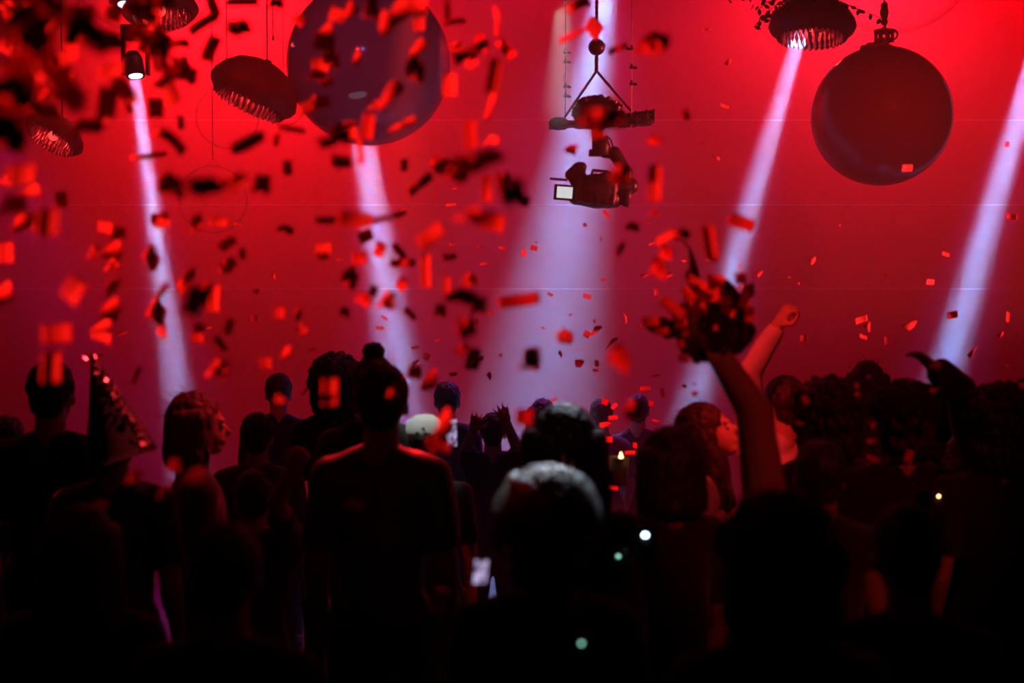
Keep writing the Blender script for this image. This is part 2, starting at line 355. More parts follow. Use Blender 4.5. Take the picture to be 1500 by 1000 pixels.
# foliage above the right shade
def leafshape(bm, p, l, wd, dirv, nrm):
    dirv = dirv.normalized(); s_ = dirv.cross(nrm).normalized()
    pts = []
    for k in range(7):
        f = k / 6; hw = wd * math.sin(math.pi * f) ** .8
        b = p + dirv * l * f + nrm * (.1 * l * math.sin(math.pi * f))
        pts.append((bm.verts.new(b + s_ * hw), bm.verts.new(b - s_ * hw)))
    for a, b in zip(pts, pts[1:]): bm.faces.new((a[0], a[1], b[1], b[0]))
random.seed(11)
c = P(1165, 2, 9.1)
t = tag(empty('trailing_plant', c), 'dark leafy plant trailing over the dark pointed-rim lamp shade', 'plant')
bml = bmesh.new(); bms = bmesh.new()
for k in range(260):
    p = Vector((random.gauss(0, .15), random.gauss(0, .1), random.gauss(.07, .075)))
    leafshape(bml, p, random.uniform(.03, .06), random.uniform(.009, .016), Vector((random.uniform(-1, 1), random.uniform(-1, 1), random.uniform(-1, .4))), Vector((random.uniform(-1, 1), random.uniform(-1, 1), 1)).normalized())
for (x1, y1) in ((1112, 14), (1105, 40), (1128, 30), (1258, 16), (1290, 28)):
    e = P(x1, y1, 9.0) - c
    pts = [Vector((0, 0, .05)).lerp(e, f) + Vector((0, 0, .03 * math.sin(f * 3))) for f in [k / 8 for k in range(9)]]
    tube(bms, pts, .0022, 5)
    for q in pts[4:]:
        leafshape(bml, q, .045, .013, Vector((random.uniform(-1, 1), random.uniform(-.4, .4), random.uniform(-1, -.2))), Vector((0, -1, .2)).normalized())
for k in range(6): tube(bms, [(random.uniform(-.1, .1), 0, 0), (random.uniform(-.1, .1), 0, CEIL - c.z)], .004, 5)
link('stems', bms, M['leaf'], t)
o = link('leaves', bml, M['leaf'], t); 

# moving head fixtures that throw the two left beams
def fixture(px, py, d, to, label, sc_=1.0):
    c = P(px, py, d); t = tag(empty('moving_light', c), label, 'stage light')
    q = (P(*to, YB - .5) - c).to_track_quat('-Z', 'Y').to_matrix().to_4x4()
    bm = bmesh.new(); lathe(bm, [(0, .22 * sc_), (.05 * sc_, .21 * sc_), (.075 * sc_, .15 * sc_), (.08 * sc_, .02 * sc_), (.075 * sc_, 0), (.062 * sc_, 0), (.06 * sc_, .012 * sc_), (0, .012 * sc_)], 32, q)
    link('lamp_head', bm, M['metal'], t)
    bm = bmesh.new(); lathe(bm, [(0, .008 * sc_), (.055 * sc_, .008 * sc_), (.055 * sc_, .003 * sc_), (0, .0 * sc_)], 32, q); link('lens', bm, M['lens'], t)
    bm = bmesh.new()
    for s_ in (-1, 1): box(bm, (s_ * .1 * sc_, 0, .16 * sc_), (.02, .05, .3 * sc_))
    box(bm, (0, 0, .31 * sc_), (.22 * sc_, .06, .025)); link('yoke', bm, M['metal'], t, smooth=False)
    bm = bmesh.new(); box(bm, (0, 0, .36 * sc_), (.2 * sc_, .14, .08)); link('base', bm, M['metal'], t, smooth=False)
    bm = bmesh.new(); tube(bm, [(0, 0, .38 * sc_), (0, 0, CEIL - c.z)], .02, 10); link('pole', bm, M['metal'], t)
    return t
fixture(199, 112, YB, (262, 590), 'moving stage light throwing the leftmost white beam', .8)
fixture(524, 140, YB, (585, 560), 'moving stage light hidden behind the large grey balloon', 1.1)
fixture(184, 8, 9.2, (190, 200), 'bright white stage light at the top left, cut by the frame', .9)
# loose bright wires
for (px, y1, lab) in ((400, 56, 'thin pale wire hanging beside the large grey balloon'), (332, 88, 'thin dark wire hanging left of the tilted lamp shade'), (115, 24, 'short thin pale wire hanging at the top left corner')):
    a = P(px, y1, 8.6); bm = bmesh.new(); tube(bm, [(0, 0, 0), (0, 0, CEIL - a.z)], .0032 if px != 332 else .002, 6)
    ell(bm, (0, 0, 0), (.008, .008, .014))
    tag(link('hanging_wire', bm, M['wire'] if px != 332 else M['cord'], loc=a), lab, 'wire')

# ------------------------------------------------------------------ hanging camera rig
D = 7.0
c = P(875, 178, D)
rig = tag(empty('camera_rig', c), 'hanging board on two straps carrying a camcorder on a jointed arm', 'camera rig')
def q(px, py, dy=0.0): return P(px, py, D) - c + Vector((0, dy, 0))
bm = bmesh.new()
a, b = q(805, 183), q(955, 178)
for i in range(12):
    f0, f1 = i / 12, (i + 1) / 12; p0, p1 = a.lerp(b, f0), a.lerp(b, f1)
    v = box(bm, (p0 + p1) / 2, ((p1 - p0).length * 1.04, .16, .03 + .008 * math.sin(i * 2.2)))
ell(bm, q(818, 178), (.045, .05, .022)); ell(bm, q(812, 183), (.025, .05, .02))
link('board', remesh(bm, .006, .008, 25), M['rubber'], rig)
bm = bmesh.new(); aa, bb = q(905, 178), q(957, 170)
tube(bm, [aa, aa.lerp(bb, .5), bb], [.034, .034, .03], 14); torus(bm, bb, .03, .006, 'x')
for f in (.2, .5, .8): torus(bm, aa.lerp(bb, f), .035, .005, 'x')
link('side_tube', bm, M['rubber'], rig)
bm = bmesh.new(); random.seed(5)
ell(bm, q(876, 168), (.12, .08, .075)); ell(bm, q(872, 158), (.085, .06, .06)); ell(bm, q(893, 165), (.07, .06, .055))
for k in range(40):
    a_ = random.uniform(0, math.pi); ell(bm, q(876, 168) + Vector((.12 * math.cos(a_), random.uniform(-.05, .05), .085 * math.sin(a_))), (.014, .016, .012), u=8, v=6)
link('motor_cover', remesh(bm, .006, .01, 30), M['rubber'], rig)
bm = bmesh.new()
for p in ((901, 151), (905, 159)): ell(bm, q(*p, -.05), (.008, .008, .008))
link('rivet', bm, M['sequin'], rig)
# straps and ball
bm = bmesh.new(); tube(bm, [q(873, 105), q(874, 104), q(827, 172)], [.006, .007, .006], 8); link('strap', bm, M['cord'], rig)
bm = bmesh.new(); tube(bm, [q(873, 105), q(874, 104), q(925, 163)], [.006, .007, .006], 8); link('strap', bm, M['cord'], rig)
bm = bmesh.new(); tube(bm, [q(873.5, 105), q(874, 80)], .009, 8); tube(bm, [q(874, 58), Vector((q(874, 58).x, 0, CEIL - c.z))], .007, 8)
for k in range(60):
    z = q(874, 58).z + k * .012; torus(bm, (q(874, 58).x, 0, z), .006, .004, 'y' if k % 2 else 'x', 8, 5)
link('chain', bm, M['cord'], rig)
bm = bmesh.new(); ell(bm, q(874, 69), (.041,) * 3, u=32, v=20); link('counterweight_ball', bm, M['metal'], rig)
bm = bmesh.new(); ell(bm, q(885, 66, -.015), (.009,) * 3, u=10, v=8); link('rivet', bm, M['sequin'], rig)
# beaded strings
for x, ys in ((828, (78, 92, 128, 142)), (924.5, (73, 100, 124))):
    bm = bmesh.new(); a = q(x - .5, 190, -.03); tube(bm, [a, q(x, 100, -.03), Vector((q(x, 60).x, -.03, CEIL - c.z))], .0025, 6)
    if x < 900: tube(bm, [q(829, 100, -.03), q(825, 118, -.03), q(829, 135, -.03)], .0015, 5)
    st = link('string', bm, M['cord'] if x < 900 else M['wire'], rig)
    for y in ys:
        bm = bmesh.new(); cc = q(x, y, -.03)
        ell(bm, cc, (.012, .01, .008), u=12, v=8)
        leafshape(bm, cc, .03, .008, Vector((-1 if y % 2 else .6, 0, -.1)), Vector((0, -1, .3)).normalized())
        ell(bm, cc + Vector((0, 0, .01)), (.006, .006, .01), u=8, v=6)
        link('bead', bm, M['metal'], st)
# arm
bm = bmesh.new()
cap(bm, q(875, 186), .03, q(875, 205), .026); link('arm_post', remesh(bm, .005), M['rubber'], rig)
bm = bmesh.new(); box(bm, q(879, 214), (.075, .09, .09)); box(bm, q(872, 224), (.06, .06, .03)); bmesh.ops.bevel(bm, geom=bm.edges[:], offset=.006, segments=2)
link('gimbal_motor', bm, M['rubber'], rig)
bm = bmesh.new(); cap(bm, q(885, 224), .025, q(900, 224), .03); cap(bm, q(900, 224), .034, q(917, 252), .03); cap(bm, q(917, 252), .034, q(917, 280), .034)
link('gimbal_arm', remesh(bm, .006), M['rubber'], rig)
bm = bmesh.new(); tube(bm, [q(882, 203, -.04), q(888, 200, -.04), q(894, 206, -.04), q(897, 216, -.04)], .004, 6); tube(bm, [q(880, 207, -.04), q(886, 204, -.04), q(891, 212, -.04), q(893, 220, -.04)], .004, 6)
link('cable', bm, M['cord'], rig)
# camcorder
bm = bmesh.new()
rt = Euler((0, R(6), 0))
ell(bm, q(872, 280), (.125, .085, .085), rot=rt, u=24, v=14); box(bm, q(872, 282), (.19, .13, .115), rt)
ell(bm, q(850, 288), (.06, .06, .045)); ell(bm, q(895, 290), (.06, .06, .05)); box(bm, q(880, 262), (.11, .06, .05), Euler((0, R(-12), 0)))
cap(bm, q(845, 262), .04, q(852, 245), .028); cap(bm, q(836, 256), .03, q(848, 244), .024); cap(bm, q(900, 275), .05, q(922, 272), .045)
body = link('camcorder_body', remesh(bm, .006, .006, 30), M['rubber'], rig)
bm = bmesh.new(); v = box(bm, q(826, 283, -.05), (.1, .014, .075), Euler((0, R(4), 0))); bmesh.ops.bevel(bm, geom=bm.edges[:], offset=.004, segments=2)
fr = link('flip_screen', bm, M['rubber'], body)
bm = bmesh.new(); box(bm, q(826.5, 283, -.058), (.076, .003, .055), Euler((0, R(4), 0))); link('display', bm, M['lcd'], fr, smooth=False)
bm = bmesh.new(); box(bm, q(818, 263, -.02), (.085, .05, .008), Euler((0, R(5), 0))); link('viewfinder_flap', bm, M['metal'], body, smooth=False)
bm = bmesh.new(); lathe(bm, [(0, 0), (.045, 0), (.05, .03), (.055, .06), (.045, .06), (.04, .02), (0, .02)], 28, Matrix.Translation(q(905, 285)) @ Euler((0, R(100), 0)).to_matrix().to_4x4()); link('lens_barrel', bm, M['rubber'], body)
bm = bmesh.new(); tube(bm, [q(862, 268, -.05), q(868, 250, -.03), q(890, 252, -.03), q(897, 266, -.05)], .008, 8); link('carry_handle', bm, M['metal'], body)

# ------------------------------------------------------------------ people
def hand_prims(bm, W, d, n, thumb, pose):
    d = d.normalized(); n = (n - d * n.dot(d)).normalized(); s = d.cross(n).normalized() * thumb
    rot = Matrix((s, d, n)).transposed().to_4x4(); rot.translation = W + d * .046
    ell(bm, (0, 0, 0), (.04, .054, .018), M4=rot)
    cap(bm, W, .026, W + d * .03, .026)
    L = [.06, .072, .068, .052]
    for i in range(4):
        base = W + d * .082 + s * (.031 - .0205 * i)
        if pose == 'fist': c0, cs = 1.0, 1.25
        elif pose == 'peace': c0, cs = (.05, .05) if i in (0, 1) else (1.0, 1.2)
        elif pose == 'grip': c0, cs = .35, .6
        else: c0, cs = .08 + .04 * i, .18 + .05 * i
        ang = c0; p = base
        spread = {'open': .16, 'peace': .05}.get(pose, .03) * (1.5 - i)
        for j, k in enumerate((.45, .3, .25)):
            dv = (d * math.cos(ang) + n * math.sin(ang) + s * spread).normalized()
            q_ = p + dv * L[i] * k * 1.15
            cap(bm, p, .0095 - .001 * j, q_, .0088 - .001 * j, n=8)
            p = q_; ang += cs
    p = W + d * .025 + s * .03
    dv = (d * .62 + s * .75 + n * (.25 if pose == 'open' else .6)).normalized()
    p2 = p + dv * .04; cap(bm, p, .014, p2, .0115, n=8)
    dv2 = (d * .9 + s * (.3 if pose == 'open' else -.3) + n * .3).normalized()
    cap(bm, p2, .0115, p2 + dv2 * .032, .009, n=8)

def person(px, ytop, d, yaw=0, label='', hair='short', skin='skin', hairm='hair', top='black', legs='black', group=None,
           arms=None, tilt=0.0, headyaw=0.0, wide=1.0, sleeve='short', extra=None, fine=False, roll=0.0, lean=(0, 0), armk=1.0, cat='person', seed=0, headscale=1.0):
    """arms: {+1/-1: (elbow_world, wrist_world, pose, palm_world_normal)}; +1 is the person's right"""
    topp = P(px, ytop, d); H = topp.z; s = H / 1.75
    t = empty('person', (topp.x, topp.y, 0), R(yaw)); tag(t, label, cat, group)
    rz = Matrix.Rotation(-R(yaw), 3, 'Z')
    loc = lambda p: (rz @ (Vector(p) - Vector((topp.x, topp.y, 0)))) / s
    lx, ly = lean
    neck = Vector((0, -.012, 1.47))
    HC = Vector((0, .012, 1.632))
    Hm = Matrix.Translation(HC) @ Matrix.Rotation(R(headyaw), 4, 'Z') @ Matrix.Rotation(R(tilt), 4, 'X') @ Matrix.Rotation(R(roll), 4, 'Y') @ Matrix.Scale(headscale, 4)
    A = {}
    for side in (1, -1):
        S = Vector((side * .165 * wide, -.005, 1.40))
        if arms and side in arms:
            E, W, pose, nrm = arms[side]; E = loc(E); W = loc(W); nrm = rz @ Vector(nrm)
            S = S + (E - S).normalized() * .015 + Vector((0, 0, .03 if E.z > 1.4 else 0))
        else:
            E = Vector((side * .212 * wide, -.03, 1.11)); W = Vector((side * .212 * wide, .09, .86)); pose = 'relaxed'; nrm = Vector((-side, 0, 0))
        A[side] = (S, E, W, pose, nrm)
    def torso(bm, k):
        ell(bm, (0, 0, 1.27), (.15 * wide + k, .1 + k, .19 + k)); ell(bm, (0, 0, .97), (.155 * wide + k, .11 + k, .13 + k))
        cap(bm, (0, 0, 1.2), .125 * wide + k, (0, 0, 1.0), .125 * wide + k)
        cap(bm, (-.13 * wide, -.005, 1.38), .06 + k, (.13 * wide, -.005, 1.38), .06 + k)
        for side in (1, -1):
            cap(bm, (side * .03, -.02, 1.46), .045 + k * .6, A[side][0], .052 + k)
    def armp(bm, k, f0, f1):
        for side in (1, -1):
            S, E, W = A[side][:3]
            pts = []
            a_ = armk if arms and side in arms else 1
            cap(bm, S, .054 * a_ + k, S.lerp(E, min(1, f1 * 2)), (.054 - .014 * min(1, f1 * 2)) * a_ + k)
            if f1 > .5: cap(bm, E, .04 * a_ + k, E.lerp(W, (f1 - .5) * 2), (.04 - .013 * (f1 - .5) * 2) * a_ + k)
    # body
    bm = bmesh.new()
    ell(bm, (0, -.015, .02), (.075, .094, .094), M4=Hm, u=24, v=16); ell(bm, (0, .025, -.035), (.06, .066, .078), M4=Hm, u=20, v=14)
    ell(bm, (0, .048, -.088), (.036, .036, .028), M4=Hm); cap(bm, (0, .086, .0), .008, (0, .104, -.034), .0125, M4=Hm)
    ell(bm, (0, .078, .014), (.05, .014, .01), M4=Hm); ell(bm, (0, .084, -.063), (.024, .012, .006), M4=Hm); ell(bm, (0, .082, -.073), (.02, .012, .006), M4=Hm)
    for sd in (1, -1): ell(bm, (sd * .077, -.008, -.018), (.01, .02, .031), M4=Hm)
    cap(bm, Hm @ Vector((0, -.028, -.06)), .054, neck, .06)
    torso(bm, 0); armp(bm, 0, 0, 1)
    for side in (1, -1):
        S, E, W, pose, nrm = A[side]; hand_prims(bm, W, W - E, nrm, side, pose)
        cap(bm, (side * .085, 0, .93), .085, (side * .1, .02, .5), .056); cap(bm, (side * .1, .02, .5), .056, (side * .1, -.01, .09), .038)
    bmesh.ops.scale(bm, vec=(s, s, s), verts=bm.verts)
    link('body', remesh(bm, .0062 if fine else .0105, smooth=2 if fine else 2), M[skin], t)
    # eyes
    for sd in (1, -1):
        bm = bmesh.new(); ell(bm, (sd * .03, .077, -.006), (.0125, .012, .0105), M4=Hm, u=10, v=8); bmesh.ops.scale(bm, vec=(s, s, s), verts=bm.verts); link('eye', bm, M['eye'], t)
    # shirt
    bm = bmesh.new(); torso(bm, .012)
    armp(bm, .013, 0, {'short': .32, 'long': .93, 'none': .04}[sleeve])
    bmesh.ops.scale(bm, vec=(s, s, s), verts=bm.verts); link('shirt', remesh(bm, .011, .012, 12, seed), M[top], t)
    # trousers, shoes
    bm = bmesh.new(); ell(bm, (0, 0, .95), (.168 * wide, .122, .13))
    for side in (1, -1):
        cap(bm, (side * .085, 0, .93), .098, (side * .1, .02, .5), .07); cap(bm, (side * .1, .02, .5), .07, (side * .1, -.01, .13), .058)
    bmesh.ops.scale(bm, vec=(s, s, s), verts=bm.verts); link('trousers', remesh(bm, .014, .012, 12, seed), M[legs], t)
    for side in (1, -1):
        bm = bmesh.new(); ell(bm, (side * .1, .05, .045), (.048, .13, .045)); ell(bm, (side * .1, -.02, .07), (.045, .055, .06))
        for v in bm.verts: v.co.z = max(v.co.z, .002)
        bmesh.ops.scale(bm, vec=(s, s, s), verts=bm.verts); link('shoe', bm, M['shoe'], t)
    # hair
    random.seed(seed + 7)
    bm = bmesh.new()
    if hair != 'bald':
        kk = 1.0
        ell(bm, (0, -.024, .034), (.084, .1, .094), M4=Hm, u=24, v=16); ell(bm, (0, -.062, -.03), (.062, .042, .06), M4=Hm)
        if hair == 'long':
            for i in range(13):
                a = R(-115 + 230 * i / 12) ; x, y = .082 * math.sin(a), -.03 - .075 * math.cos(a)
                cap(bm, Hm @ Vector((x, y, .04)), .03, Hm @ Vector((x * 1.12, y - .01, -.12)), .032)
                cap(bm, Hm @ Vector((x * 1.12, y - .01, -.12)), .032, Hm @ Vector((x * (1.25 + .1 * math.sin(i * 3)), y - .035, -.30 - .03 * math.sin(i * 5))), .02)
        if hair == 'bob':
            for i in range(13):
                a = R(-118 + 236 * i / 12); x, y = .085 * math.sin(a), -.025 - .075 * math.cos(a)
                cap(bm, Hm @ Vector((x, y, .03)), .032, Hm @ Vector((x * 1.15, y - .01, -.13)), .028)
        if hair == 'big':
            ell(bm, (0, -.03, .03), (.115, .115, .105), M4=Hm); ell(bm, (0, -.05, -.07), (.12, .085, .11), M4=Hm)
        if hair in ('big', 'curly'):
            for i in range(150):
                v = Vector((random.gauss(0, 1), random.gauss(-.35, 1), random.gauss(.35, 1))).normalized()
                if v.y > .62: continue
                base = Vector((.1, .11, .1)) if hair == 'curly' else Vector((.118, .118, .115))
                cc = Vector((v.x * base.x, v.y * base.y - .026, v.z * base.z + .028))
                ell(bm, cc, (random.uniform(.014, .024),) * 3, M4=Hm, u=8, v=6)
            ell(bm, (0, -.06, -.07), (.085, .06, .08), M4=Hm)
        if hair == 'bun': ell(bm, (0, -.02, .14), (.045, .042, .038), M4=Hm); ell(bm, (0, -.02, .115), (.03, .03, .025), M4=Hm)
        bmesh.ops.scale(bm, vec=(s, s, s), verts=bm.verts)
        hb = remesh(bm, .006, .024 if hair == 'curly' else .014 if hair == 'big' else .007, 70, seed, smooth=1)
        if hair == 'curly':
            # loose ringlets standing off the head
            for i in range(420):
                v = Vector((random.gauss(0, 1), random.gauss(-.25, 1), abs(random.gauss(.3, .9)))).normalized()
                if v.y > .55: continue
                c0 = Vector((v.x * .108, v.y * .118 - .026, v.z * .108 + .028)); pts = []
                tn = v.orthogonal().normalized(); bt = v.cross(tn); rr = random.uniform(.006, .014); ph = random.uniform(0, 6)
                for k in range(10):
                    a = k * .95 + ph; pts.append((Hm @ (c0 + v * (k * .0026) + (tn * math.cos(a) + bt * math.sin(a)) * rr)) * s)
                tube(hb, pts, .0017, 4)
        elif hair != 'short':
            for i in range(60):
                v = Vector((random.gauss(0, 1), random.gauss(-.35, 1), abs(random.gauss(.5, .7)))).normalized()
                if v.y > .5: continue
                c0 = Vector((v.x * .084, v.y * .1 - .024, v.z * .094 + .034)); w2 = Vector((random.uniform(-1, 1), random.uniform(-1, 0), random.uniform(-.6, .6)))
                pts = [(Hm @ (c0 + v * (.02 * k / 5) + w2 * (.03 * (k / 5) ** 2))) * s for k in range(6)]
                tube(hb, pts, .0007, 4)
        link('hair', hb, M[hairm], t)
    if extra: extra(t, Hm, s)
    return t
def cap_hat(m, brim=True):
    def f(t, Hm, s):
        bm = bmesh.new(); Ms = Matrix.Scale(s, 4) @ Hm
        lathe(bm, [(0, .15), (.04, .145), (.075, .12), (.095, .075), (.1, .035), (.095, .035), (.09, .07), (0, .13)], 28, Ms @ Matrix.Translation((0, -.018, 0)))
        hat = link('cap', bm, m, t)
        if brim:
            bm = bmesh.new(); ell(bm, (0, .11, .045), (.072, .07, .008), M4=Ms); link('brim', bm, m, hat)
    return f

UP = (0, -1, 0)
# --- far hazy row
far = [
    (408, 548, 7.9, 10, 'short', 'hazy figure far back between the profile woman and the centre man'),
    (492, 528, 6.6, 0, 'big', 'hazy person with a big rounded hairdo left of the centre man'),
    (377, 606, 6.2, 0, 'short', 'dim person in the haze right beside the woman with the red-lit profile'),
    (655, 560, 7.8, 0, 'short', 'hazy person just right of the centre man, behind the white cap'),
    (795, 585, 8.0, 0, 'long', 'hazy person behind the long-haired woman in the middle beam'),
    (880, 585, 8.2, 20, 'short', 'hazy person standing behind the candle glow'),
    (1270, 530, 7.0, 0, 'bob', 'hazy person with a red-lit hair rim far back at the right'),
    (935, 578, 8.4, -10, 'short', 'hazy person far back under the raised dark bundle'),
]
for i, (px, y, d, yw, hr, lab) in enumerate(far):
    person(px, y, d, yw, lab, hair=hr, seed=i, top=('black', 'navy', 'grey')[i % 3], wide=(1.0, .95, 1.05)[i % 3])
# hands up in the haze
d = 7.2
person(722, 606, d, 0, 'dim purple-lit person with both hands raised right of the lit phone', hair='short', seed=20, fine=True, skin='skin',
       arms={-1: (P(684, 655, d - .05), P(694, 628, d - .2), 'open', (0, 1, 0)), 1: (P(757, 655, d - .05), P(742, 618, d - .2), 'open', (0, 1, 0))}, top='navy')
# person with hands on head behind the centre man
d = 5.6
person(548, 523, d, 0, 'dark-haired person with a topknot right behind the centre man', hair='bun', seed=21, top='black')

# --- main row, left to right
person(75, 531, 5.2, 0, 'tall short-haired man standing at the far left edge of the crowd', seed=30, wide=1.1)
def hood(t, Hm, s):
    # tall pointed black hood with a sequinned edge
    A0, B0, C0 = P(122, 520, 4.55), P(216, 662, 4.55), P(118, 690, 4.55)
    inv = t.matrix_world.inverted() if False else Matrix.Rotation(-t.rotation_euler.z, 4, 'Z') @ Matrix.Translation(-t.location)
    A_, B_, C_ = inv @ A0, inv @ B0, inv @ C0
    bm = bmesh.new(); prev = None; n = 14
    for i in range(n + 1):
        f = i / n; l = A_.lerp(C_, f); r_ = A_.lerp(B_, f); ring = []
        for k in range(20):
            a = 2 * math.pi * k / 20; mid = (l + r_) / 2; hw = (r_ - l) / 2 + Vector((.004, 0, 0))
            ring.append(bm.verts.new(mid + hw * math.cos(a) + Vector((0, (.01 + .15 * f) * math.sin(a) + .1, 0))))
        if prev:
            for k in range(20): bm.faces.new((prev[k], prev[(k + 1) % 20], ring[(k + 1) % 20], ring[k]))
        prev = ring
    bm.faces.new(prev[::-1])
    hd = link('pointed_hood', bm, M['side'], t)
    bm = bmesh.new(); random.seed(2)
    tube(bm, [A_ + Vector((0, .05, 0)), B_ + Vector((0, .05, 0))], .007, 8)
    for i in range(150):
        f = i / 150; p = A_.lerp(B_, f) + Vector((random.uniform(-.006, .012), .03 + random.uniform(-.02, .05), random.uniform(-.006, .006)))
        e = Euler((random.uniform(.6, 2.2), random.uniform(-.9, .9), random.uniform(-1, 1)))
        bmesh.ops.create_circle(bm, cap_ends=True, segments=8, radius=random.uniform(.006, .011), matrix=Matrix.Translation(p) @ e.to_matrix().to_4x4())
    link('sequin_trim', bm, M['sequin'], hd, smooth=False)
person(166, 596, 4.7, 0, 'person in a tall pointed black hood edged with red sequins', seed=31, extra=hood, top='black')
person(10, 610, 6.0, 0, 'dim person at the left edge half behind the tall man', seed=32)
person(288, 575, 5.0, -72, 'shoulder-haired woman turned right, her profile lit red', hair='bob', seed=33, hairm='hairb', top='black', fine=True)
d = 4.6
person(372, 690, 4.9, 0, 'short person with a dark raised fist left of the centre man', seed=34, hair='short',
       arms={1: (P(405, 735, 4.6), P(428, 690, 4.5), 'fist', (0, 1, 0))}, fine=True)
person(559, 535, 4.5, 0, 'short-haired man in a dark t-shirt at the centre left, shoulders rimmed red', seed=35, wide=.96, skin='skin2', top='tee')
person(622, 616, 5.6, 0, 'person in a white cap behind the right shoulder of the centre man', seed=36, extra=cap_hat(M['capw'], True), hair='short')
d = 3.95
person(826, 606, d, 0, 'woman with long dark hair and two fingers raised before the middle beam', hair='long', seed=37, fine=True, sleeve='none', headscale=1.18,
       arms={-1: (P(796, 840, d - .2), P(810, 738, d - .34), 'peace', (0, 1, 0))}, top='black')
person(802, 703, 3.0, 0, 'person nearest the camera with curly hair rimmed in white light', hair='curly', seed=38, hairm='hairb', headscale=.98, wide=1.0)
person(978, 628, 4.2, 35, 'bob-haired person looking left between the candle and the raised arm', hair='bob', seed=39, skin='skin2')
person(1034, 588, 5.1, -102, 'woman in a pale top tipping back her red-lit face beside the raised arm', hair='long', seed=40, tilt=22, top='pale', hairm='hair', fine=True, sleeve='long')
# raised arm holding the bundle
d = 4.2
person(1200, 648, 4.2, 5, armk=1.5, label= 'person reaching an arm high to hold up the dark bundle', hair='short', seed=41, fine=True, sleeve='none', top='black', skin='skin2',
       arms={-1: (P(1104, 600, d - .05), P(1053, 520, d - .1), 'grip', (0, 1, .3))})
# back person with a clenched arm, pale ruffled sleeve
d = 5.8
person(1148, 552, d, 20, 'person with one clenched arm raised in a red-lit pale ruffled shirt', hair='short', seed=42, fine=True, sleeve='long', top='pale',
       arms={-1: (P(1098, 545, d - .15), P(1138, 478, d - .2), 'fist', (1, .3, 0))})
person(1212, 567, 4.95, 0, 'big-haired person in the middle of the right-hand crowd', hair='big', seed=43)
person(1325, 570, 4.9, 0, 'short-haired man standing left of the bent raised arm', hair='curly', seed=44, wide=1.05, headscale=1.0)
person(1366, 572, 5.3, 25, 'person in a dark flat cap behind the short-haired man', hair='short', seed=45, extra=cap_hat(M['black'], True))
d = 5.0
person(1424, 626, d, 50, 'person with one arm bent over at the right, cheek lit red', hair='short', seed=46, armk=1.35, fine=True, sleeve='long', skin='skin2',
       arms={1: (P(1408, 572, d - .15), P(1372, 541, d - .2), 'relaxed', (0, 0, -1))})
person(1464, 575, 4.7, 0, 'broad-haired person at the right edge of the crowd', hair='big', seed=47)
person(1142, 748, 2.6, 0, 'dark person close to the camera at the right, hair faintly outlined', hair='big', seed=48)
person(1330, 742, 3.0, 0, 'dark person close to the camera under the right-hand crowd', hair='short', seed=50)  # this and the figures below are invented to fill the black foreground
person(330, 770, 2.9, 0, 'dark person close to the camera at the lower left', hair='short', seed=51)
person(120, 742, 3.3, 0, 'dark long-haired person close to the camera at the left edge', hair='long', seed=52)

# ------------------------------------------------------------------ bundle, phones, lights
c = P(1042, 476, 4.12)
t = tag(empty('paper_bundle', c), 'dark round bundle spilling red paper, held up by a raised arm', 'bundle')
def qb(px, py, dy=0): return P(px, py, 4.12) - c + Vector((0, dy, 0))
bm = bmesh.new(); random.seed(9)
ell(bm, qb(1043, 480), (.097, .09, .086)); ell(bm, qb(1056, 462), (.085, .085, .082)); ell(bm, qb(1068, 432), (.03, .03, .045)); ell(bm, qb(1075, 452), (.035, .04, .05))
for k in range(60):
    v = Vector((random.gauss(0, 1), random.gauss(0, 1), random.gauss(0, 1))).normalized(); ell(bm, qb(1045, 482) + Vector((v.x * .1, v.y * .08, v.z * .088)), (.014, .014, .014), u=8, v=6)
link('bundle_core', remesh(bm, .006, .02, 30), M['black'], t)
bm = bmesh.new()
cap(bm, qb(1005, 488), .025, qb(975, 484), .018); cap(bm, qb(975, 484), .02, qb(948, 478), .008); cap(bm, qb(985, 478), .018, qb(970, 468), .01)
link('drooping_spray', remesh(bm, .005, .012, 40), M['black'], t)
bm = bmesh.new(); tube(bm, [qb(1030, 440), qb(1018, 412), qb(1014, 385), qb(1010, 362), qb(1000, 352), qb(975, 348)], [.014, .018, .008, .007, .007, .006], 8)
cap(bm, qb(1012, 405), .02, qb(1024, 425), .016); cap(bm, qb(1010, 425), .018, qb(1008, 442), .012)
link('stalk', remesh(bm, .0045, .008, 40), M['black'], t)
def petal(bm, c, n, rollv, w_, h_, bend):
    n = n.normalized(); x = (rollv - n * rollv.dot(n)).normalized(); y = n.cross(x)
    g = [[None] * 5 for _ in range(5)]
    for i in range(5):
        for j in range(5):
            u, v = i / 4 - .5, j / 4 - .5
            g[i][j] = bm.verts.new(c + x * u * w_ + y * v * h_ + n * (bend * (u * u * 4 + .5 * math.sin(v * 5)) * w_))
    for i in range(4):
        for j in range(4): bm.faces.new((g[i][j], g[i + 1][j], g[i + 1][j + 1], g[i][j + 1]))
